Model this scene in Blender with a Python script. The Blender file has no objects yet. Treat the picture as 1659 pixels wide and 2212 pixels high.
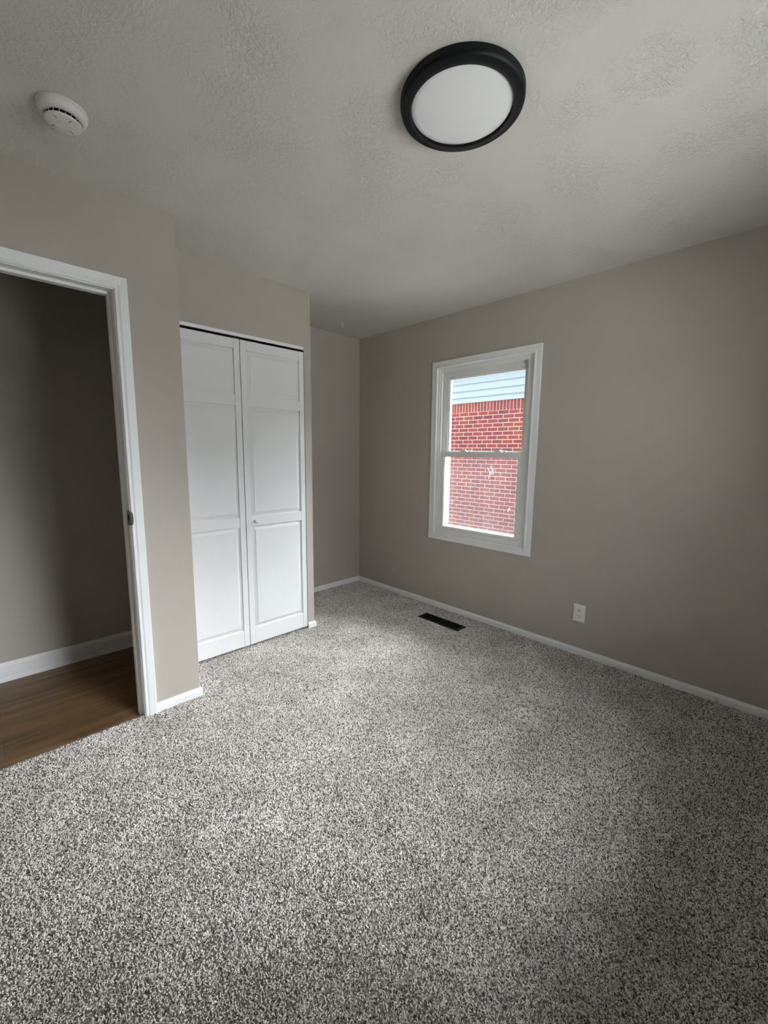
import bpy, bmesh, math, random
from mathutils import Vector, Matrix

random.seed(7)
S = bpy.context.scene
COL = S.collection

# ------------------------------------------------------------------ camera
cam_d = bpy.data.cameras.new('camera')
cam = bpy.data.objects.new('camera', cam_d)
COL.objects.link(cam)
fw = Vector((-0.7081843, 0.69180182, -0.14101505))
rt = Vector((0.69772354, 0.71629652, 0.01005837))
up = Vector((-0.10796699, 0.09126634, 0.98995635))
M = Matrix.Identity(4)
for i in range(3):
    M[i][0], M[i][1], M[i][2] = rt[i], up[i], -fw[i]
M.translation = Vector((3.25569, -2.82111, 1.34354))
cam.matrix_world = M
cam_d.sensor_fit = 'VERTICAL'
cam_d.sensor_height = 36.0
cam_d.lens = 902.5 / 2212 * 36.0
cam_d.clip_start = 0.02
S.camera = cam

# ------------------------------------------------------------------ daylight, added fill and exposure
S.view_settings.view_transform = 'Standard'
S.view_settings.look = 'None'
S.view_settings.exposure = 0.0
S.view_settings.gamma = 1.0
S.view_settings.use_curve_mapping = False

world = bpy.data.worlds.new('overcast_sky')
S.world = world
world.use_nodes = True
bg = world.node_tree.nodes['Background']
bg.inputs[0].default_value = (0.86, 0.94, 1.0, 1)
bg.inputs[1].default_value = 5.4

sun_d = bpy.data.lights.new('bright_sky', 'SUN')
sun_d.energy = 33.0
sun_d.angle = math.radians(85)
sun_d.color = (0.88, 0.95, 1.0)
sun = bpy.data.objects.new('bright_sky', sun_d)
COL.objects.link(sun)
sun.location = (2.5, 12, 10)
sun.rotation_euler = Vector((-0.45, -0.70, -0.40)).to_track_quat('-Z', 'Y').to_euler()

high_d = bpy.data.lights.new('bright_sky_high', 'SUN')
high_d.energy = 20.0
high_d.angle = math.radians(50)
high_d.color = (0.90, 0.96, 1.0)
high = bpy.data.objects.new('bright_sky_high', high_d)
COL.objects.link(high)
high.location = (2.0, 8, 12)
high.rotation_euler = Vector((-0.10, -0.60, -0.80)).to_track_quat('-Z', 'Y').to_euler()

east_d = bpy.data.lights.new('sky_fill_east', 'SUN')  # extra sun lamp, added to brighten the lower walls through the added window
east_d.energy = 7.0
east_d.angle = math.radians(50)
east_d.color = (0.90, 0.96, 1.0)
east = bpy.data.objects.new('sky_fill_east', east_d)
COL.objects.link(east)
east.location = (14, 0, 10)
east.rotation_euler = Vector((-0.85, -0.12, -0.62)).to_track_quat('-Z', 'Y').to_euler()

# fill lamp added behind a made-up window in the wall at the camera's right
day_d = bpy.data.lights.new('fill_at_added_window', 'AREA')
XD = 3.83
day_d.shape = 'RECTANGLE'
day_d.size, day_d.size_y = 1.02, 1.12
day_d.energy = 0.9
day_d.color = (0.96, 0.98, 1.0)
day = bpy.data.objects.new('fill_at_added_window', day_d)
COL.objects.link(day)
day.location = (XD, -1.35, 1.45)
day.rotation_euler = (math.radians(90), 0, math.radians(90))

# ------------------------------------------------------------------ materials
def new_mat(name):
    m = bpy.data.materials.new(name)
    m.use_nodes = True
    nt = m.node_tree
    return m, nt, nt.nodes['Principled BSDF']

def N(nt, typ, **kw):
    n = nt.nodes.new(typ)
    for k, v in kw.items():
        if k in n.inputs.keys():
            n.inputs[k].default_value = v
        else:
            setattr(n, k, v)
    return n

def ramp(nt, stops, fac):
    r = nt.nodes.new('ShaderNodeValToRGB')
    e = r.color_ramp.elements
    while len(e) < len(stops):
        e.new(0.5)
    for i, (p, c) in enumerate(stops):
        e[i].position = p
        e[i].color = (*c, 1) if len(c) == 3 else c
    nt.links.new(fac, r.inputs[0])
    return r

def coords(nt, scale=(1, 1, 1)):
    tc = nt.nodes.new('ShaderNodeTexCoord')
    mp = nt.nodes.new('ShaderNodeMapping')
    mp.inputs['Scale'].default_value = scale
    nt.links.new(tc.outputs['Object'], mp.inputs[0])
    return mp.outputs[0]

def paint(name, col, rough=0.5, bump=0.0, scale=60, detail=3, var=0.03, dist=0.002, spec=0.3):
    """painted surface: slight tone variation plus a fine bump"""
    m, nt, p = new_mat(name)
    p.inputs['Roughness'].default_value = rough
    p.inputs['Specular IOR Level'].default_value = spec
    v = coords(nt)
    n = N(nt, 'ShaderNodeTexNoise', Scale=2.3, Detail=4.0)
    nt.links.new(v, n.inputs['Vector'])
    a = tuple(c * (1 - var) for c in col)
    b = tuple(min(1, c * (1 + var)) for c in col)
    r = ramp(nt, [(0.3, a), (0.7, b)], n.outputs['Fac'])
    nt.links.new(r.outputs[0], p.inputs['Base Color'])
    if bump:
        nb = N(nt, 'ShaderNodeTexNoise', Scale=scale, Detail=detail)
        nt.links.new(v, nb.inputs['Vector'])
        bp = N(nt, 'ShaderNodeBump', Strength=bump, Distance=dist)
        nt.links.new(nb.outputs['Fac'], bp.inputs['Height'])
        nt.links.new(bp.outputs[0], p.inputs['Normal'])
    return m

WALL = paint('greige_wall_paint', (0.468, 0.421, 0.367), 0.6, 0.25, 90, 4, 0.025, 0.0012, 0.2)
TRIM = paint('white_trim_paint', (0.85, 0.85, 0.84), 0.4, 0.04, 120, 2, 0.02, 0.0006)
DOORM = paint('white_door_paint', (0.785, 0.785, 0.78), 0.38, 0.0)
VINYL = paint('white_window_vinyl', (0.82, 0.81, 0.78), 0.4, 0.1, 60, 3, 0.05, 0.0006)
PLASTIC = paint('white_plastic', (0.84, 0.83, 0.80), 0.35)
DETECT = paint('detector_plastic', (0.72, 0.69, 0.67), 0.45)
BLACK = paint('satin_black_metal', (0.0045, 0.0050, 0.0062), 0.5, 0.0, spec=0.25)
DARK = paint('dark_void', (0.006, 0.006, 0.006), 0.9, spec=0.1)
STEEL = paint('dull_steel', (0.22, 0.22, 0.23), 0.35)
STEEL.node_tree.nodes['Principled BSDF'].inputs['Metallic'].default_value = 0.9
DIFF = paint('lamp_diffuser_acrylic', (0.80, 0.79, 0.79), 0.35, spec=0.4)
ROOFM = paint('roof_shingle', (0.10, 0.095, 0.09), 0.9)
CONC = paint('pale_concrete', (0.55, 0.54, 0.51), 0.9, 0.4, 40, 4, 0.08, 0.004)
OUTW = paint('pale_outside_wall', (0.25, 0.24, 0.23), 0.8)

# white door wood grain: fine vertical streaks in the moulded skin
nt = DOORM.node_tree
v = coords(nt, (60, 140, 5))
ng = N(nt, 'ShaderNodeTexNoise', Scale=1.0, Detail=4.0, Distortion=0.6)
nt.links.new(v, ng.inputs['Vector'])
bp = N(nt, 'ShaderNodeBump', Strength=0.35, Distance=0.0008)
nt.links.new(ng.outputs['Fac'], bp.inputs['Height'])
nt.links.new(bp.outputs[0], nt.nodes['Principled BSDF'].inputs['Normal'])

# ceiling: stomped plaster texture
CEIL, nt, p = new_mat('textured_ceiling_paint')
p.inputs['Base Color'].default_value = (0.655, 0.637, 0.588, 1)
p.inputs['Roughness'].default_value = 0.85
p.inputs['Specular IOR Level'].default_value = 0.15
v = coords(nt)
n1 = N(nt, 'ShaderNodeTexNoise', Scale=70.0, Detail=4.0, Roughness=0.6, Distortion=0.7)
n2 = N(nt, 'ShaderNodeTexNoise', Scale=5.0, Detail=2.0)
nt.links.new(v, n1.inputs['Vector'])
nt.links.new(v, n2.inputs['Vector'])
r1 = ramp(nt, [(0.42, (0, 0, 0)), (0.62, (1, 1, 1))], n1.outputs['Fac'])
r2 = ramp(nt, [(0.40, (0.15, 0.15, 0.15)), (0.62, (1, 1, 1))], n2.outputs['Fac'])
mul = N(nt, 'ShaderNodeMath', operation='MULTIPLY')
nt.links.new(r1.outputs[0], mul.inputs[0])
nt.links.new(r2.outputs[0], mul.inputs[1])
bp = N(nt, 'ShaderNodeBump', Strength=0.6, Distance=0.0035)
nt.links.new(mul.outputs[0], bp.inputs['Height'])
nt.links.new(bp.outputs[0], p.inputs['Normal'])

# carpet: every twisted tuft is a strand of its own shade
CARPET = bpy.data.materials.new('flecked_twist_carpet')
CARPET.use_nodes = True
nt = CARPET.node_tree
nt.nodes.clear()
out = nt.nodes.new('ShaderNodeOutputMaterial')
df = nt.nodes.new('ShaderNodeBsdfDiffuse')
hi = nt.nodes.new('ShaderNodeHairInfo')
rc = ramp(nt, [(0.0, (0.07, 0.058, 0.052)), (0.21, (0.20, 0.172, 0.155)), (0.37, (0.78, 0.72, 0.67)), (0.66, (0.97, 0.925, 0.875))], hi.outputs['Random'])
tcn = nt.nodes.new('ShaderNodeTexCoord')
n3 = N(nt, 'ShaderNodeTexNoise', Scale=4.2, Detail=4.0, Roughness=0.6)
nt.links.new(tcn.outputs['Object'], n3.inputs['Vector'])
rm = ramp(nt, [(0.32, (0.80, 0.78, 0.765)), (0.66, (1.04, 1.04, 1.04))], n3.outputs['Fac'])
mc = N(nt, 'ShaderNodeMix', data_type='RGBA', blend_type='MULTIPLY')
mc.inputs[0].default_value = 1.0
nt.links.new(rc.outputs[0], mc.inputs[6])
nt.links.new(rm.outputs[0], mc.inputs[7])
nt.links.new(mc.outputs[2], df.inputs['Color'])
nt.links.new(df.outputs[0], out.inputs[0])
BACKING = paint('carpet_backing', (0.25, 0.225, 0.205), 1.0, spec=0.0)
YARN = paint('loose_carpet_yarn', (0.20, 0.18, 0.15), 1.0, spec=0.0)

# hall floor: brown wood planks running along y
WOOD, nt, p = new_mat('brown_plank_flooring')
p.inputs['Roughness'].default_value = 0.45
tc = nt.nodes.new('ShaderNodeTexCoord')
sep = nt.nodes.new('ShaderNodeSeparateXYZ')
nt.links.new(tc.outputs['Object'], sep.inputs[0])
cmb = nt.nodes.new('ShaderNodeCombineXYZ')
nt.links.new(sep.outputs['Y'], cmb.inputs['X'])
nt.links.new(sep.outputs['X'], cmb.inputs['Y'])
bk = N(nt, 'ShaderNodeTexBrick', offset=0.37)
bk.inputs['Scale'].default_value = 1.0
bk.inputs['Brick Width'].default_value = 1.2
bk.inputs['Row Height'].default_value = 0.18
bk.inputs['Mortar Size'].default_value = 0.0012
bk.inputs['Color1'].default_value = (0.26, 0.155, 0.070, 1)
bk.inputs['Color2'].default_value = (0.21, 0.122, 0.054, 1)
bk.inputs['Mortar'].default_value = (0.14, 0.08, 0.036, 1)
nt.links.new(cmb.outputs[0], bk.inputs['Vector'])
vg = coords(nt, (22, 1.6, 1))
ng = N(nt, 'ShaderNodeTexNoise', Scale=1.0, Detail=5.0, Distortion=0.8)
nt.links.new(vg, ng.inputs['Vector'])
rg = ramp(nt, [(0.3, (0.50, 0.48, 0.46)), (0.7, (1.15, 1.12, 1.1))], ng.outputs['Fac'])
mc = N(nt, 'ShaderNodeMix', data_type='RGBA', blend_type='MULTIPLY')
mc.inputs[0].default_value = 1.0
nt.links.new(bk.outputs['Color'], mc.inputs[6])
nt.links.new(rg.outputs[0], mc.inputs[7])
nt.links.new(mc.outputs[2], p.inputs['Base Color'])

def brick_mat(name, width, height, u0, v0, mortar, offset):
    """brick courses in the x-z plane"""
    m, nt, p = new_mat(name)
    p.inputs['Roughness'].default_value = 0.9
    p.inputs['Specular IOR Level'].default_value = 0.1
    tc = nt.nodes.new('ShaderNodeTexCoord')
    sep = nt.nodes.new('ShaderNodeSeparateXYZ')
    nt.links.new(tc.outputs['Object'], sep.inputs[0])
    ax = N(nt, 'ShaderNodeMath', operation='ADD')
    ax.inputs[1].default_value = u0
    az = N(nt, 'ShaderNodeMath', operation='ADD')
    az.inputs[1].default_value = v0
    nt.links.new(sep.outputs['X'], ax.inputs[0])
    nt.links.new(sep.outputs['Z'], az.inputs[0])
    cmb = nt.nodes.new('ShaderNodeCombineXYZ')
    nt.links.new(ax.outputs[0], cmb.inputs['X'])
    nt.links.new(az.outputs[0], cmb.inputs['Y'])
    bk = N(nt, 'ShaderNodeTexBrick', offset=offset)
    bk.inputs['Scale'].default_value = 1.0
    bk.inputs['Brick Width'].default_value = width
    bk.inputs['Row Height'].default_value = height
    bk.inputs['Mortar Size'].default_value = mortar
    bk.inputs['Mortar Smooth'].default_value = 0.1
    bk.inputs['Bias'].default_value = 0.0
    bk.inputs['Color1'].default_value = (0.128, 0.028, 0.021, 1)
    bk.inputs['Color2'].default_value = (0.092, 0.021, 0.021, 1)
    bk.inputs['Mortar'].default_value = (0.235, 0.19, 0.18, 1)
    nt.links.new(cmb.outputs[0], bk.inputs['Vector'])
    nz = N(nt, 'ShaderNodeTexNoise', Scale=2.6, Detail=5.0, Roughness=0.7)
    nt.links.new(cmb.outputs[0], nz.inputs['Vector'])
    rg = ramp(nt, [(0.3, (0.82, 0.84, 0.92)), (0.55, (1.0, 1.0, 1.0)), (0.72, (1.25, 1.32, 1.1))], nz.outputs['Fac'])
    mc = N(nt, 'ShaderNodeMix', data_type='RGBA', blend_type='MULTIPLY')
    mc.inputs[0].default_value = 1.0
    nt.links.new(bk.outputs['Color'], mc.inputs[6])
    nt.links.new(rg.outputs[0], mc.inputs[7])
    nt.links.new(mc.outputs[2], p.inputs['Base Color'])
    bp = N(nt, 'ShaderNodeBump', Strength=0.4, Distance=0.008, invert=True)
    nt.links.new(bk.outputs['Fac'], bp.inputs['Height'])
    nt.links.new(bp.outputs[0], p.inputs['Normal'])
    return m

BRICK = brick_mat('red_brick_courses', 0.2135, 0.0752, 6.0, 10 * 0.0752 - 2.125 + 60 * 0.0752, 0.0065, 0.5)
SOLDIER = brick_mat('red_brick_soldier_course', 0.0677, 0.26, 6.0, 5.2 - 2.09, 0.0055, 0.0)
SIDING = paint('pale_blue_lap_siding', (0.155, 0.185, 0.207), 0.6, 0.0, var=0.01)

def glass_mat(name, haze):
    """thin window pane: clear with a mirror gloss, plus a pale haze: dirt streaks below, painted glare above"""
    m = bpy.data.materials.new(name)
    m.use_nodes = True
    nt = m.node_tree
    nt.nodes.clear()
    out = nt.nodes.new('ShaderNodeOutputMaterial')
    tr = nt.nodes.new('ShaderNodeBsdfTransparent')
    gl = N(nt, 'ShaderNodeBsdfGlossy', Roughness=0.0)
    fr = N(nt, 'ShaderNodeFresnel', IOR=1.25)
    mx = nt.nodes.new('ShaderNodeMixShader')
    nt.links.new(fr.outputs[0], mx.inputs[0])
    nt.links.new(tr.outputs[0], mx.inputs[1])
    nt.links.new(gl.outputs[0], mx.inputs[2])
    last = mx
    if haze:
        v = coords(nt, (26, 1, 1.3))
        n = N(nt, 'ShaderNodeTexNoise', Scale=1.0, Detail=3.0, Distortion=0.4)
        nt.links.new(v, n.inputs['Vector'])
        r = ramp(nt, [(0.35, (haze * 0.75,) * 3), (0.60, (haze,) * 3), (0.78, (haze * 1.7,) * 3)], n.outputs['Fac'])
        tl = N(nt, 'ShaderNodeBsdfTranslucent', Color=(0.9, 0.92, 0.95, 1))
        mh = nt.nodes.new('ShaderNodeMixShader')
        nt.links.new(r.outputs[0], mh.inputs[0])
        nt.links.new(mx.outputs[0], mh.inputs[1])
        nt.links.new(tl.outputs[0], mh.inputs[2])
        last = mh
    nt.links.new(last.outputs[0], out.inputs[0])
    return m

GLASS = glass_mat('glare_veil_window_glass', 0.0018)  # slight haze put into the upper pane as a veil of glare
DIRTY = glass_mat('streaked_window_glass', 0.009)

# fine insect mesh outside the lower sash: thin grey threads, mostly open
SCREEN = bpy.data.materials.new('grey_insect_mesh')
SCREEN.use_nodes = True
nt = SCREEN.node_tree
nt.nodes.clear()
out = nt.nodes.new('ShaderNodeOutputMaterial')
tr = nt.nodes.new('ShaderNodeBsdfTransparent')
df = N(nt, 'ShaderNodeBsdfDiffuse', Color=(0.45, 0.45, 0.46, 1))
mx = nt.nodes.new('ShaderNodeMixShader')
mx.inputs[0].default_value = 0.07
nt.links.new(tr.outputs[0], mx.inputs[1])
nt.links.new(df.outputs[0], mx.inputs[2])
nt.links.new(mx.outputs[0], out.inputs[0])

# ------------------------------------------------------------------ helpers
def wpos(o):
    v = Vector((0, 0, 0))
    while o:
        v += o.location
        o = o.parent
    return v

def link_mesh(name, bm, mats, parent=None, origin=(0, 0, 0), smooth=None, recalc=True):
    o0 = Vector(origin) if parent is None else wpos(parent)
    bmesh.ops.translate(bm, vec=-o0, verts=bm.verts)
    if recalc:
        bmesh.ops.recalc_face_normals(bm, faces=bm.faces)
    if smooth is not None:
        for f in bm.faces:
            f.smooth = True
        for e in bm.edges:
            if len(e.link_faces) == 2 and e.calc_face_angle(0) > math.radians(smooth):
                e.smooth = False
    me = bpy.data.meshes.new(name)
    bm.to_mesh(me)
    bm.free()
    for m in (mats if isinstance(mats, (list, tuple)) else [mats]):
        me.materials.append(m)
    o = bpy.data.objects.new(name, me)
    COL.objects.link(o)
    if parent is None:
        o.location = o0
    else:
        o.parent = parent
    return o

def tag(o, label=None, cat=None, group=None, kind=None):
    for k, v in (('label', label), ('category', cat), ('group', group), ('kind', kind)):
        if v:
            o[k] = v
    return o

def empty(name, loc):
    o = bpy.data.objects.new(name, None)
    o.empty_display_size = 0.05
    COL.objects.link(o)
    o.location = loc
    return o

def box(bm, x0, x1, y0, y1, z0, z1, bev=0.0, seg=2, mi=0):
    t = bmesh.new()
    r = bmesh.ops.create_cube(t, size=1.0)
    for v in r['verts']:
        v.co = Vector(((x0 + x1) / 2 + v.co.x * (x1 - x0), (y0 + y1) / 2 + v.co.y * (y1 - y0), (z0 + z1) / 2 + v.co.z * (z1 - z0)))
    if bev:
        bmesh.ops.bevel(t, geom=list(t.edges), offset=bev, segments=seg, affect='EDGES', profile=0.5)
    merge(bm, t, mi)

def merge(bm, t, mi=0):
    mp = {}
    for v in t.verts:
        mp[v] = bm.verts.new(v.co)
    for f in t.faces:
        try:
            nf = bm.faces.new([mp[v] for v in f.verts])
            nf.material_index = mi
        except ValueError:
            pass
    t.free()

def B(*boxes, bev=0.0, seg=2):
    bm = bmesh.new()
    for b in boxes:
        box(bm, *b[:6], bev=b[6] if len(b) > 6 else bev, seg=seg)
    return bm

def lathe(bm, prof, c, n=64, axis='z', mi=0):
    """prof: list of (radius, height) from the top of the shape on; axis z or x"""
    rings = []
    for r, h in prof:
        ring = []
        if r < 1e-6:
            p = (c[0], c[1], c[2] + h) if axis == 'z' else (c[0] + h, c[1], c[2])
            rings.append([bm.verts.new(p)])
            continue
        for k in range(n):
            a = 2 * math.pi * k / n
            if axis == 'z':
                p = (c[0] + r * math.cos(a), c[1] + r * math.sin(a), c[2] + h)
            elif axis == 'x':
                p = (c[0] + h, c[1] + r * math.cos(a), c[2] + r * math.sin(a))
            else:
                p = (c[0] + r * math.cos(a), c[1] + h, c[2] + r * math.sin(a))
            ring.append(bm.verts.new(p))
        rings.append(ring)
    for a, b in zip(rings, rings[1:]):
        for k in range(n):
            k2 = (k + 1) % n
            if len(a) == 1 and len(b) == 1:
                continue
            if len(a) == 1:
                f = bm.faces.new((a[0], b[k], b[k2]))
            elif len(b) == 1:
                f = bm.faces.new((a[k], b[0], a[k2]))
            else:
                f = bm.faces.new((a[k], b[k], b[k2], a[k2]))
            f.material_index = mi

def sweep(bm, corners, miters, prof, nrm, closed):
    """mitred moulding: corner + miter*offset + normal*height for each (offset, height) of the profile"""
    nrm = Vector(nrm)
    rows = []
    for c, m in zip(corners, miters):
        rows.append([bm.verts.new(Vector(c) + Vector(m) * o + nrm * h) for o, h in prof])
    n = len(rows)
    k = len(prof)
    for i in range(n if closed else n - 1):
        a, b = rows[i], rows[(i + 1) % n]
        for j in range(k):
            j2 = (j + 1) % k
            bm.faces.new((a[j], a[j2], b[j2], b[j]))
    if not closed:
        bm.faces.new(rows[0])
        bm.faces.new(rows[-1][::-1])

def tube(bm, pts, r, n=8, taper=None):
    pts = [Vector(p) for p in pts]
    rings = []
    for i, p in enumerate(pts):
        d = (pts[min(i + 1, len(pts) - 1)] - pts[max(i - 1, 0)]).normalized()
        a = d.orthogonal().normalized()
        b = d.cross(a)
        rr = r * (taper[i] if taper else 1)
        rings.append([bm.verts.new(p + a * rr * math.cos(2 * math.pi * k / n) + b * rr * math.sin(2 * math.pi * k / n)) for k in range(n)])
    for a, b in zip(rings, rings[1:]):
        for k in range(n):
            bm.faces.new((a[k], a[(k + 1) % n], b[(k + 1) % n], b[k]))
    bm.faces.new(rings[0][::-1])
    bm.faces.new(rings[-1])

def rectring(bm, x0, x1, z0, z1, wl, wr, wb, wt, y0, y1, bev=0.0):
    """rectangular frame in the x-z plane from four bars"""
    box(bm, x0, x0 + wl, y0, y1, z0, z1, bev)
    box(bm, x1 - wr, x1, y0, y1, z0, z1, bev)
    box(bm, x0 + wl, x1 - wr, y0, y1, z0, z0 + wb, bev)
    box(bm, x0 + wl, x1 - wr, y0, y1, z1 - wt, z1, bev)

H = 2.44
XC, YC = 0.667, -1.0385        # closet wall face and its outer corner
XF, YF = 1.0057, -2.038        # doorway wall face and its outer corner
XR, YR = 3.72, -3.25           # room's unseen walls
OX0, OX1, OZ0, OZ1 = 0.99, 1.845, 0.645, 2.043      # window opening

def struct(o, label, cat):
    return tag(o, label, cat, kind='structure')

# ------------------------------------------------------------------ the room
# carpet: a slab under a dense pile of short twisted tufts, cut ragged at the doorway
VX0, VX1, VY0, VY1 = 1.094, 1.492, -0.303, -0.191          # floor register
bm = bmesh.new()
def tile(x0, x1, y0, y1):
    nx, ny = max(1, round((x1 - x0) / 0.03)), max(1, round((y1 - y0) / 0.03))
    g = [[bm.verts.new((x0 + (x1 - x0) * i / nx, y0 + (y1 - y0) * j / ny, -0.0025)) for i in range(nx + 1)] for j in range(ny + 1)]
    for j in range(ny):
        for i in range(nx):
            bm.faces.new((g[j][i], g[j][i + 1], g[j + 1][i + 1], g[j + 1][i]))
e = 0.014
tile(e, XC - 0.04, YC + e, -e)
tile(XC - 0.04, VX0, YC + e, -e)
tile(0.60, XC + e, -1.094, YC + e)
tile(XC + e, VX0, YC + e - 0.6, YC + e)
tile(0.60, XC + e, YF + e, -1.094)
tile(XC + e, VX0, YF + e, YC + e - 0.6)
tile(VX0, VX1, VY1, -e)
tile(VX0, VX1, -1.0, VY0)
tile(VX1, XR - e, -1.0, -e)
tile(VX0, XR - e, YF + e, -1.0)
tile(XF + e, XR - e, YR + e, YF + e)
tile(0.997, XF + e, -3.08, -2.31)
carpet = link_mesh('floor', bm, [BACKING, CARPET], recalc=False)
struct(carpet, 'grey and beige flecked twist pile carpet covering the bedroom floor', 'carpet')
link_mesh('backing', B((-0.02, XR + 0.02, -2.07, 0.02, -0.04, -0.0027), (0.985, XR + 0.02, YR - 0.02, -2.07, -0.04, -0.0027)), BACKING, carpet)
for seed in (3,):
    pm = carpet.modifiers.new('pile', 'PARTICLE_SYSTEM')
    ps = pm.particle_system.settings
    ps.type = 'HAIR'
    ps.count = 1200000
    ps.emit_from = 'FACE'
    ps.distribution = 'RAND'
    ps.use_even_distribution = True
    ps.use_advanced_hair = True
    ps.hair_length = 0.010
    ps.hair_step = 3
    ps.display_step = 2
    ps.render_step = 2
    ps.normal_factor = 0.0006
    ps.factor_random = 0.0010
    ps.brownian_factor = 0.0006
    ps.root_radius = 1.0
    ps.tip_radius = 0.75
    ps.radius_scale = 0.0029
    ps.use_close_tip = False
    ps.material = 2
    pm.particle_system.seed = seed

struct(link_mesh('floor_hall', B((-0.05, 0.96, -5.2, -2.06, -0.06, -0.011)), WOOD),
       'brown wood plank floor of the hallway beyond the doorway', 'floor')

bm = B((-0.3, XR + 0.2, YR - 0.2, 0.2, H, H + 0.12), (-0.3, 0.95, -5.3, YR - 0.2, H, H + 0.12))
struct(link_mesh('ceiling', bm, CEIL), 'off white ceiling with stippled plaster texture', 'ceiling')

T = 0.0
bm = B((-0.12, 1e-4, -2.1, 0.1, -0.03, H))
struct(link_mesh('wall_back', bm, WALL), 'narrow greige wall in the alcove beside the closet', 'wall')

bm = B((0.0, OX0, 0.0, 0.16, -0.03, H), (OX1, XR + 0.1, 0.0, 0.16, -0.03, H),
       (OX0, OX1, 0.0, 0.16, -0.03, OZ0), (OX0, OX1, 0.0, 0.16, OZ1, H))
struct(link_mesh('wall_right', bm, WALL), 'long greige wall holding the window', 'wall')

bm = B((0.0, XC, -1.0955, YC, -0.03, H), (0.565, XC, YF, -1.0955, 2.071, H))
struct(link_mesh('wall_closet', bm, WALL), 'greige wall around and above the white closet doors', 'wall')

bm = B((0.0, XF, -2.12, YF, -0.03, H),
       (0.89, XF, -2.308, -2.12, -0.03, H),
       (0.89, XF, -3.082, -2.308, 2.053, H),
       (0.89, XF, YR, -3.082, -0.03, H))
struct(link_mesh('wall_left', bm, WALL), 'greige wall with the open doorway at left', 'wall')

struct(link_mesh('wall_hall', B((-0.12, 0.067, -5.2, -2.12, -0.06, H)), WALL), 'dim greige hallway wall seen through the doorway', 'wall')
struct(link_mesh('wall_hall_far', B((-0.12, 1.0, -5.3, -5.2, -0.06, H), (0.89, 1.0, -5.2, YR, -0.06, H)), WALL), 'unlit end wall of the hallway', 'wall')
struct(link_mesh('wall_near', B((XR, XR + 0.12, YR, -1.9, -0.03, H), (XR, XR + 0.12, -0.8, 0.0, -0.03, H),
                                (XR, XR + 0.12, -1.9, -0.8, -0.03, 0.85), (XR, XR + 0.12, -1.9, -0.8, 2.05, H)), WALL), 'greige wall behind the camera at right', 'wall')
struct(link_mesh('wall_rear', B((XF, XR + 0.12, YR - 0.12, YR, -0.03, H)), WALL), 'greige wall behind the camera', 'wall')

# roof edge over the window outside
struct(link_mesh('roof', B((-0.6, XR + 0.5, -5.6, 0.50, H + 0.13, H + 0.25)), ROOFM), 'shingled roof edge outside above the window', 'roof')

# ------------------------------------------------------------------ baseboards
BP = [(0, -0.01), (0.012, -0.01), (0.012, 0.030), (0.0095, 0.036), (0.006, 0.0395), (0.0055, 0.0445), (0, 0.0455)]
def baseboard(name, pts, dirs, label, prof=BP, mat=TRIM):
    """pts along the wall foot, dirs = mitred outward directions"""
    bm = bmesh.new()
    rows = [[bm.verts.new((p[0] + d[0] * o, p[1] + d[1] * o, h)) for o, h in prof] for p, d in zip(pts, dirs)]
    k = len(prof)
    for a, b in zip(rows, rows[1:]):
        for j in range(k):
            bm.faces.new((a[j], a[(j + 1) % k], b[(j + 1) % k], b[j]))
    bm.faces.new(rows[0])
    bm.faces.new(rows[-1][::-1])
    return struct(link_mesh(name, bm, mat), label, 'baseboard')
baseboard('baseboard_right', [(0, 0), (XR, 0)], [(1, -1), (-1, -1)], 'low white baseboard along the window wall')
baseboard('baseboard_back', [(0, YC), (0, 0)], [(1, 1), (1, -1)], 'short white baseboard along the alcove wall')
baseboard('baseboard_closet', [(XC, -1.094), (XC, YC), (0, YC)], [(1, 0), (1, 1), (1, 1)], 'white baseboard stub at the closet corner')
baseboard('baseboard_left', [(XF, -2.262), (XF, YF), (XC + 0.01, YF)], [(1, 0), (1, 1), (0, 1)], 'short white baseboard between doorway casing and closet')
HP = [(0, -0.012), (0.014, -0.012), (0.014, 0.006), (0.011, 0.012), (0.011, 0.080), (0.008, 0.092), (0.004, 0.102), (0, 0.104)]
baseboard('baseboard_hall', [(0.067, -5.2), (0.067, -2.12)], [(1, 0), (1, 0)], 'taller white baseboard along the hallway wall', HP)

# ------------------------------------------------------------------ doorway trim
t = empty('trim_1', (XF, -2.29, 0))
struct(t, 'white moulded casing and jamb of the open doorway', 'door casing')
CP = [(0, 0), (0, 0.009), (0.003, 0.0115), (0.008, 0.0115), (0.011, 0.008), (0.014, 0.009), (0.020, 0.0135), (0.044, 0.016), (0.049, 0.0165), (0.051, 0.0145), (0.051, 0)]
y0, y1, zt = -2.310, -3.08, 2.049
bm = bmesh.new()
sweep(bm, [(XF, y0, -0.004), (XF, y0, zt), (XF, y1, zt), (XF, y1, -0.004)], [(0, 1, 0), (0, 1, 1), (0, -1, 1), (0, -1, 0)], CP, (1, 0, 0), False)
link_mesh('casing', bm, TRIM, t)
bm = bmesh.new()
sweep(bm, [(0.89, y0, -0.011), (0.89, y0, zt), (0.89, y1, zt), (0.89, y1, -0.011)], [(0, 1, 0), (0, 1, 1), (0, -1, 1), (0, -1, 0)], CP, (-1, 0, 0), False)
link_mesh('casing', bm, TRIM, t)
bm = B((0.888, XF + 0.001, y0 - 0.004, -2.306, -0.012, zt + 0.004, 0.0008), (0.888, XF + 0.001, -3.084, y1 + 0.004, -0.012, zt + 0.004, 0.0008),
       (0.888, XF + 0.001, y1 + 0.004, y0 - 0.004, zt - 0.004, zt + 0.004, 0.0008))
link_mesh('jamb', bm, TRIM, t)
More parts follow.
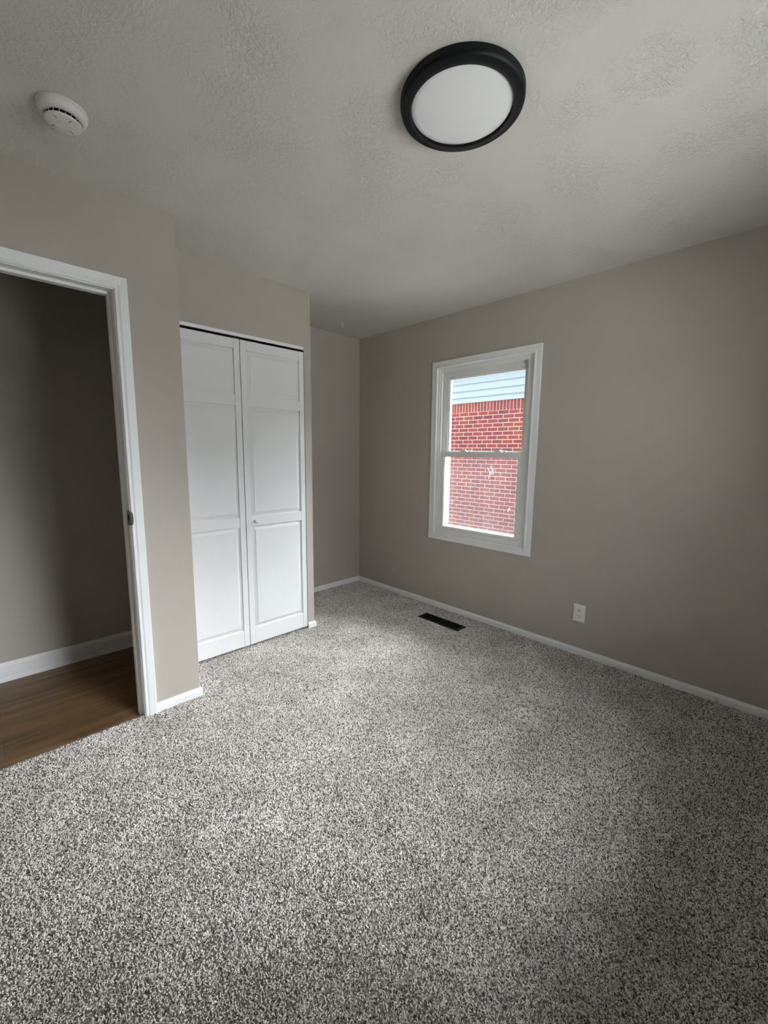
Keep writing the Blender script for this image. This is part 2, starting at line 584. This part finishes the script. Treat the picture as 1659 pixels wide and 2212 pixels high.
bm = B((0.925, 0.962, -2.326, -2.3135, -0.012, zt - 0.004, 0.002), (0.925, 0.962, -3.0765, -3.064, -0.012, zt - 0.004, 0.002),
       (0.925, 0.962, -3.064, -2.326, zt - 0.017, zt - 0.004, 0.002))
link_mesh('door_stop', bm, TRIM, t)
# strike plate let into the jamb, lip curling round the casing edge
bm = bmesh.new()
box(bm, 0.964, 1.0115, -2.3160, -2.3138, 0.986, 1.056, 0.0006)
k = 10
rows = []
for i in range(k + 1):
    z = 0.990 + 0.062 * i / k
    w = 0.005 * math.sin(math.pi * i / k) ** 0.5
    rows.append([(1.008, -2.3150, z), (1.019, -2.3135, z), (1.0225, -2.310 + w * 0.3, z), (1.0235, -2.308 + w, z)])
for a, b in zip(rows, rows[1:]):
    for j in range(3):
        q = [a[j], a[j + 1], b[j + 1], b[j]]
        fr = [bm.verts.new(v) for v in q]
        bk_ = [bm.verts.new((v[0] - 0.001, v[1] - 0.001, v[2])) for v in q]
        bm.faces.new(fr)
        bm.faces.new(bk_[::-1])
sp = link_mesh('strike_plate', bm, STEEL, t)
tag(sp, 'dark steel strike plate')
link_mesh('latch_hole', B((0.980, 0.998, -2.3168, -2.3148, 1.008, 1.036, 0.0004)), DARK, sp)

# ------------------------------------------------------------------ closet doors
d = empty('door_1', (0.65, -1.565, 0))
struct(d, 'white bifold closet door with two raised panel leaves', 'closet door')
DZ0, DZ1, DX0, DX1 = 0.017, 2.034, 0.631, 0.664
def leaf(ya, yb):
    bm = bmesh.new()
    sw = 0.038
    box(bm, DX0, DX1, ya, ya + sw, DZ0, DZ1, 0.0016)
    box(bm, DX0, DX1, yb - sw, yb, DZ0, DZ1, 0.0016)
    rails = [(DZ0, 0.130), (0.845, 0.910), (1.628, 1.697), (1.972, DZ1)]
    for a, b in rails:
        box(bm, DX0 + 0.002, DX1 - 0.0008, ya + sw, yb - sw, a, b, 0.0022)
    for (a, b), (c, e) in zip(rails, rails[1:]):
        z0, z1, q0, q1 = b - 0.003, c + 0.003, ya + sw - 0.003, yb - sw + 0.003
        xr, xf, ins = DX1 - 0.0125, DX1 - 0.004, 0.030
        lv = [(q0, z0), (q1, z0), (q1, z1), (q0, z1)]
        def ring(x, i):
            s = [(1, 1), (-1, 1), (-1, -1), (1, -1)]
            return [bm.verts.new((x, y + i * sy, z + i * sz)) for (y, z), (sy, sz) in zip(lv, s)]
        r = [ring(DX0 + 0.004, 0), ring(xr, 0), ring(xr + 0.001, 0.008), ring(xf, ins), ring(xf + 0.0015, ins + 0.001)]
        for p_, q_ in zip(r, r[1:]):
            for j in range(4):
                bm.faces.new((p_[j], p_[(j + 1) % 4], q_[(j + 1) % 4], q_[j]))
        bm.faces.new(r[-1])
        bm.faces.new(r[0][::-1])
    return bm
l1 = link_mesh('leaf', leaf(-2.030, -1.5685), DOORM, d)
l2 = link_mesh('leaf', leaf(-1.5645, -1.0965), DOORM, d)
bm = bmesh.new()
lathe(bm, [(0, 0), (0.0095, 0), (0.0085, 0.006), (0.0075, 0.014), (0.0085, 0.019), (0.013, 0.022), (0.0155, 0.027), (0.0155, 0.031), (0.0125, 0.036), (0.007, 0.0385), (0, 0.039)],
      (DX1 - 0.0008, -1.500, 0.877), 32, 'x')
link_mesh('knob', bm, DOORM, l2, smooth=40)
bm = B((0.6635, 0.6685, YF + 0.002, -1.0975, 2.0475, 2.0695, 0.0008), (0.632, 0.664, YF + 0.002, -1.0975, 2.062, 2.0695))
link_mesh('head_track', bm, TRIM, d)
# dark closet interior behind the doors is closed in by wall_back, wall_closet and wall_left

# ------------------------------------------------------------------ window
w = empty('window_1', (1.4175, 0.0, 0.645))
struct(w, 'white double hung window in the long greige wall', 'window')
WP = [(0, -0.02), (0, 0.010), (0.003, 0.0155), (0.009, 0.0165), (0.014, 0.0135), (0.020, 0.012), (0.048, 0.0135), (0.053, 0.012), (0.054, 0.0)]
bm = bmesh.new()
cx0, cx1, cz0, cz1 = 0.998, 1.835, 0.660, 2.033
sweep(bm, [(cx0, 0, cz0), (cx1, 0, cz0), (cx1, 0, cz1), (cx0, 0, cz1)], [(-1.05, 0, -1), (1, 0, -1), (1, 0, 1), (-1.05, 0, 1)], WP, (0, -1, 0), True)
link_mesh('casing', bm, TRIM, w)
bm = bmesh.new()
rectring(bm, OX0, OX1, OZ0, OZ1, 0.020, 0.016, 0.020, 0.016, 0.004, 0.150)             # outer jamb box
rectring(bm, 1.004, 1.829, 0.662, 2.029, 0.022, 0.046, 0.038, 0.030, 0.014, 0.028, 0.0012)    # inner flange
rectring(bm, 1.008, 1.832, 0.660, 2.027, 0.030, 0.050, 0.030, 0.044, 0.0525, 0.0575, 0.0008)   # parting stops
rectring(bm, 1.008, 1.832, 0.660, 2.027, 0.027, 0.062, 0.058, 0.056, 0.094, 0.150, 0.001)       # outer blind stop
link_mesh('window_frame', bm, VINYL, w)

us = bmesh.new()
rectring(us, 1.030, 1.782, 1.320, 1.986, 0.034, 0.034, 0.036, 0.034, 0.059, 0.084, 0.0015)
rectring(us, 1.062, 1.750, 1.354, 1.954, 0.014, 0.014, 0.010, 0.012, 0.066, 0.078, 0.001)
us = link_mesh('upper_sash', us, VINYL, w)
link_mesh('pane', B((1.072, 1.740, 0.0705, 0.0735, 1.362, 1.944)), GLASS, us)

ls = bmesh.new()
rectring(ls, 1.026, 1.783, 0.700, 1.356, 0.036, 0.046, 0.020, 0.040, 0.024, 0.050, 0.0015)
rectring(ls, 1.060, 1.739, 0.718, 1.318, 0.006, 0.006, 0.006, 0.006, 0.030, 0.044, 0.001)
ls = link_mesh('lower_sash', ls, VINYL, w)
lp = link_mesh('pane', B((1.064, 1.735, 0.0355, 0.0385, 0.722, 1.314)), DIRTY, ls)
for sx in (1.250, 1.560):                                  # two sash locks on the meeting rail
    bm = bmesh.new()
    vs = []
    for y in (0.030, 0.046):
        vs.append([bm.verts.new((sx + a, y, 1.355 + z)) for a, z in ((-0.036, 0), (0.036, 0), (0.022, 0.010), (0.016, 0.016), (-0.016, 0.016), (-0.022, 0.010))])
    bm.faces.new(vs[0])
    bm.faces.new(vs[1][::-1])
    for j in range(6):
        bm.faces.new((vs[0][j], vs[1][j], vs[1][(j + 1) % 6], vs[0][(j + 1) % 6]))
    box(bm, sx - 0.008, sx + 0.062, 0.050, 0.060, 1.352, 1.366, 0.003)
    link_mesh('sash_lock', bm, VINYL, ls)
# white paint marks left on the lower pane
STR = [[(1.4816, 1.231), (1.4926, 1.2174), (1.5, 1.1981), (1.4988, 1.1728), (1.4948, 1.1501)],
       [(1.5173, 1.245), (1.5153, 1.2238), (1.5244, 1.2074), (1.5359, 1.194), (1.5275, 1.1841), (1.5159, 1.1875)],
       [(1.5338, 1.2328), (1.5285, 1.2131), (1.5247, 1.2019)],
       [(1.5053, 1.2067), (1.5156, 1.1931)],
       [(1.6728, 0.9074), (1.6729, 0.9267), (1.6843, 0.9373), (1.6909, 0.9259)],
       [(1.5842, 1.3057), (1.5911, 1.3002), (1.6058, 1.3057)]]
MARK = bpy.data.materials.new('white_paint_smear')
MARK.use_nodes = True
nt = MARK.node_tree
nt.nodes.clear()
out = nt.nodes.new('ShaderNodeOutputMaterial')
a1 = N(nt, 'ShaderNodeBsdfTranslucent', Color=(0.9, 0.9, 0.9, 1))
a2 = N(nt, 'ShaderNodeBsdfDiffuse', Color=(0.85, 0.85, 0.85, 1))
mx = nt.nodes.new('ShaderNodeMixShader')
mx.inputs[0].default_value = 0.4
nt.links.new(a1.outputs[0], mx.inputs[1])
nt.links.new(a2.outputs[0], mx.inputs[2])
nt.links.new(mx.outputs[0], out.inputs[0])
bm = bmesh.new()
for s in STR:
    tube(bm, [(x, 0.0352, z) for x, z in s], 0.0024, 6)
link_mesh('paint_mark', bm, MARK, lp)
sc_ = bmesh.new()
box(sc_, 1.044, 1.768, 0.0920, 0.0925, 0.715, 1.345)
link_mesh('insect_screen', sc_, SCREEN, w)

w2 = empty('window_2_added', (XR, -1.35, 0.85))  # unseen window, added to let fill light into the room
struct(w2, 'added white window for fill light, out of the picture at right', 'window')
bm = B((XR + 0.03, XR + 0.11, -1.9, -1.86, 0.85, 2.05, 0.002), (XR + 0.03, XR + 0.11, -0.84, -0.8, 0.85, 2.05, 0.002),
       (XR + 0.03, XR + 0.11, -1.86, -0.84, 0.85, 0.89, 0.002), (XR + 0.03, XR + 0.11, -1.86, -0.84, 2.01, 2.05, 0.002),
       (XR + 0.05, XR + 0.09, -1.86, -0.84, 1.43, 1.47, 0.002))
link_mesh('window_frame', bm, VINYL, w2)
link_mesh('pane', B((XR + 0.070, XR + 0.073, -1.86, -0.84, 0.89, 2.01)), GLASS, w2)

# ------------------------------------------------------------------ outside
n = empty('brick_house', (-1.0, 4.1, -0.6))
tag(n, 'red brick house with pale blue siding seen through the window', 'house')
bm = bmesh.new()
box(bm, -6.0, 5.5, 4.1, 4.3, -0.6, 2.125)
box(bm, -6.0, 5.5, 4.1, 4.3, 2.125, 2.322, mi=1)
bw = link_mesh('brick_wall', bm, [BRICK, SOLDIER], n)
for m_, (du, dv) in ((BRICK, (-1.0, -0.6)), (SOLDIER, (-1.0, -0.6))):       # textures run in the wall's own coordinates
    adds = [q for q in m_.node_tree.nodes if q.type == 'MATH']
    adds[0].inputs[1].default_value += du
    adds[1].inputs[1].default_value += dv
bm = bmesh.new()
zs = [2.300, 2.404, 2.526, 2.656, 2.786, 2.90]
for a, b in zip(zs, zs[1:]):
    q = [(-6.0, 4.066, a), (5.5, 4.066, a), (5.5, 4.092, b), (-6.0, 4.092, b)]
    f = [bm.verts.new(v) for v in q]
    g = [bm.verts.new((v[0], 4.25, v[2])) for v in q]
    bm.faces.new(f)
    bm.faces.new(g[::-1])
    for j in range(4):
        bm.faces.new((f[j], g[j], g[(j + 1) % 4], f[(j + 1) % 4]))
link_mesh('siding', bm, SIDING, n)
bm = bmesh.new()
prism = [(3.95, 2.90), (3.95, 2.96), (7.2, 3.9), (10.6, 2.96), (10.6, 2.90)]
f = [bm.verts.new((-6.3, y, z)) for y, z in prism]
g = [bm.verts.new((5.8, y, z)) for y, z in prism]
bm.faces.new(f)
bm.faces.new(g[::-1])
for j in range(5):
    bm.faces.new((f[j], g[j], g[(j + 1) % 5], f[(j + 1) % 5]))
link_mesh('house_roof', bm, ROOFM, n)
struct(link_mesh('ground', B((-25, 25, -20, 30, -0.75, -0.6)), CONC), 'pale ground strip between the two houses', 'ground')
struct(link_mesh('wall_outside', B((-0.6, OX0 - 0.01, 0.165, 0.175, -0.6, 2.55), (OX1 + 0.01, XR + 0.4, 0.165, 0.175, -0.6, 2.55),
                                   (OX0 - 0.01, OX1 + 0.01, 0.165, 0.175, -0.6, OZ0 - 0.01), (OX0 - 0.01, OX1 + 0.01, 0.165, 0.175, OZ1 + 0.01, 2.55)), OUTW),
       'pale outside face of the window wall', 'wall')

# ------------------------------------------------------------------ ceiling light
lc = (2.358, -1.622)
L = empty('ceiling_light', (lc[0], lc[1], H))
tag(L, 'round flush ceiling light with black rim and unlit white diffuser', 'ceiling light')
bm = bmesh.new()
lathe(bm, [(0.186, 0.0), (0.192, -0.002), (0.192, -0.018), (0.190, -0.024), (0.185, -0.028), (0.164, -0.031), (0.159, -0.030), (0.158, -0.022), (0.158, -0.004), (0.186, -0.0)], (lc[0], lc[1], H), 128)
link_mesh('rim', bm, BLACK, L, smooth=35)
bm = bmesh.new()
lathe(bm, [(0, -0.003), (0.1575, -0.003), (0.1575, -0.021), (0.153, -0.0245), (0.140, -0.0255), (0.07, -0.0262), (0, -0.0264)], (lc[0], lc[1], H), 128)
link_mesh('diffuser', bm, DIFF, L, smooth=35)

# ------------------------------------------------------------------ smoke detector
sc0 = (1.421, -2.511)
K = empty('smoke_detector', (sc0[0], sc0[1], H))
tag(K, 'round white smoke detector on the ceiling near the doorway', 'smoke detector')
bm = bmesh.new()
lathe(bm, [(0, 0), (0.068, 0), (0.069, -0.002), (0.069, -0.010), (0.0675, -0.012), (0, -0.012)], (sc0[0], sc0[1], H), 64)
link_mesh('mounting_base', bm, DETECT, K, smooth=35)
bm = bmesh.new()
lathe(bm, [(0, -0.012), (0.0665, -0.012), (0.0665, -0.018), (0.063, -0.027), (0.056, -0.031), (0.0525, -0.0315), (0.046, -0.030), (0.044, -0.028), (0, -0.028)], (sc0[0], sc0[1], H), 64)
body = link_mesh('body', bm, DETECT, K, smooth=35)
bm = bmesh.new()
for i in range(18):                                        # vent fins in the dark slot
    a = 2 * math.pi * i / 18
    c, s = math.cos(a), math.sin(a)
    tube(bm, [(sc0[0] + 0.046 * c, sc0[1] + 0.046 * s, H - 0.029), (sc0[0] + 0.046 * c, sc0[1] + 0.046 * s, H - 0.040)], 0.0012, 6)
link_mesh('vent_fins', bm, DETECT, K)
bm = bmesh.new()
lathe(bm, [(0, -0.028), (0.043, -0.028), (0.043, -0.040), (0, -0.040)], (sc0[0], sc0[1], H), 64)
link_mesh('sensor_chamber', bm, DARK, K, smooth=35)
bm = bmesh.new()
lathe(bm, [(0, -0.039), (0.049, -0.039), (0.051, -0.041), (0.050, -0.0445), (0.046, -0.0465), (0.022, -0.0475), (0.0215, -0.0468), (0.019, -0.0468), (0.0185, -0.0478), (0, -0.048)], (sc0[0], sc0[1], H), 64)
cap = link_mesh('cap', bm, DETECT, K, smooth=35)
for a in (0.4, 2.3, 3.9, 5.5):
    c, s = math.cos(a), math.sin(a)
    bm = bmesh.new()
    tube(bm, [(sc0[0] + 0.028 * c, sc0[1] + 0.028 * s, H - 0.0472), (sc0[0] + 0.040 * c, sc0[1] + 0.040 * s, H - 0.0466)], 0.0010, 6)
    link_mesh('slot', bm, DARK, cap)

# ------------------------------------------------------------------ small ceiling hook
hk = (0.285, -0.445)
bm = bmesh.new()
lathe(bm, [(0, 0), (0.011, 0), (0.011, -0.003), (0.006, -0.006), (0, -0.006)], (hk[0], hk[1], H), 24)
pts = [(hk[0], hk[1], H - 0.003), (hk[0], hk[1], H - 0.018)]
for i in range(10):
    a = math.radians(90 - i * 27)
    pts.append((hk[0] + 0.009 * math.cos(a) * 0.7, hk[1] + 0.009 * math.cos(a) * 0.7, H - 0.027 + 0.009 * math.sin(a)))
tube(bm, pts, 0.0024, 8)
tag(link_mesh('ceiling_hook', bm, PLASTIC, origin=(hk[0], hk[1], H), smooth=40), 'small white painted hook screwed into the ceiling above the alcove', 'hook')

# ------------------------------------------------------------------ wall outlet
ox, oz = 2.2565, 0.288
O = empty('wall_outlet', (ox, 0, oz))
tag(O, 'white duplex electrical outlet low on the greige wall', 'outlet')
bm = bmesh.new()
hw, hh = 0.0385, 0.0605
r0 = [bm.verts.new((ox + sx * hw, -0.0003, oz + sz * hh)) for sx, sz in ((-1, -1), (1, -1), (1, 1), (-1, 1))]
r1 = [bm.verts.new((ox + sx * hw, -0.0035, oz + sz * hh)) for sx, sz in ((-1, -1), (1, -1), (1, 1), (-1, 1))]
r2 = [bm.verts.new((ox + sx * (hw - 0.004), -0.0065, oz + sz * (hh - 0.004))) for sx, sz in ((-1, -1), (1, -1), (1, 1), (-1, 1))]
for a, b in ((r0, r1), (r1, r2)):
    for j in range(4):
        bm.faces.new((a[j], a[(j + 1) % 4], b[(j + 1) % 4], b[j]))
bm.faces.new(r2)
bm.faces.new(r0[::-1])
link_mesh('cover_plate', bm, PLASTIC, O)
for dz in (0.0195, -0.0195):
    bm = bmesh.new()
    pts = []
    for i in range(40):
        a = 2 * math.pi * i / 40
        pts.append((0.0172 * math.cos(a), max(-0.0135, min(0.0135, 0.0172 * math.sin(a)))))
    f = [bm.verts.new((ox + x, -0.006, oz + dz + z)) for x, z in pts]
    g = [bm.verts.new((ox + x * 0.97, -0.0088, oz + dz + z * 0.97)) for x, z in pts]
    for j in range(40):
        bm.faces.new((f[j], f[(j + 1) % 40], g[(j + 1) % 40], g[j]))
    bm.faces.new(g)
    rc_ = link_mesh('receptacle', bm, PLASTIC, O)
    link_mesh('slot', B((ox - 0.0075, ox - 0.0050, -0.0093, -0.0084, oz + dz + 0.000, oz + dz + 0.0085)), DARK, rc_)
    link_mesh('slot', B((ox + 0.0050, ox + 0.0075, -0.0093, -0.0084, oz + dz + 0.001, oz + dz + 0.0080)), DARK, rc_)
    bm = bmesh.new()
    lathe(bm, [(0, 0), (0.0031, 0), (0.0031, -0.0008), (0, -0.0008)], (ox, -0.0085, oz + dz - 0.0065), 16, 'y')
    link_mesh('ground_hole', bm, DARK, rc_)
bm = bmesh.new()
lathe(bm, [(0, 0), (0.0032, 0), (0.0028, -0.001), (0, -0.0012)], (ox, -0.0063, oz), 16, 'y')
link_mesh('screw', bm, PLASTIC, O)

# ------------------------------------------------------------------ floor register
V = empty('floor_vent', (1.293, -0.247, 0.0))
tag(V, 'black metal floor vent in the carpet under the window', 'floor vent')
vx0, vx1, vy0, vy1 = VX0, VX1, VY0, VY1
bm = bmesh.new()
bw_ = 0.016
for b in ((vx0, vx1, vy0, vy0 + bw_), (vx0, vx1, vy1 - bw_, vy1), (vx0, vx0 + 0.024, vy0 + bw_, vy1 - bw_), (vx1 - 0.024, vx1, vy0 + bw_, vy1 - bw_)):
    box(bm, b[0], b[1], b[2], b[3], -0.002, 0.0055, 0.002)
box(bm, 1.289, 1.297, vy0 + bw_, vy1 - bw_, -0.002, 0.0055, 0.0015)
link_mesh('frame', bm, BLACK, V)
bm = B((vx0 + 0.01, vx1 - 0.01, vy0 + 0.01, vy1 - 0.01, -0.003, 0.0004))
link_mesh('damper', bm, DARK, V)
for k in range(5):
    y = vy0 + bw_ + 0.010 + k * 0.0150
    for xa, xb in ((vx0 + 0.022, 1.290), (1.296, vx1 - 0.022)):
        link_mesh('louver', B((xa, xb, y - 0.0015, y + 0.0015, 0.0002, 0.0042)), BLACK, V)

# ------------------------------------------------------------------ small marks
bm = bmesh.new()
lathe(bm, [(0, 0.004), (0.0016, 0.004), (0.0016, -0.003), (0.0032, -0.003), (0.0028, -0.0045), (0, -0.005)], (0.891, 0, 2.087), 16, 'y')
tag(link_mesh('nail', bm, STEEL, origin=(0.891, 0, 2.087)), 'tiny dark nail in the wall left of the window top', 'nail')
bm = bmesh.new()
tube(bm, [(3.024, -0.0155, -0.002), (3.020, -0.0150, 0.006), (3.024, -0.0145, 0.010), (3.014, -0.0145, 0.013), (3.012, -0.0150, 0.019), (3.018, -0.0155, 0.021)], 0.0016, 6)
tag(link_mesh('carpet_thread', bm, YARN, origin=(3.02, -0.0145, 0)), 'loose curled carpet thread standing against the baseboard at far right', 'thread')
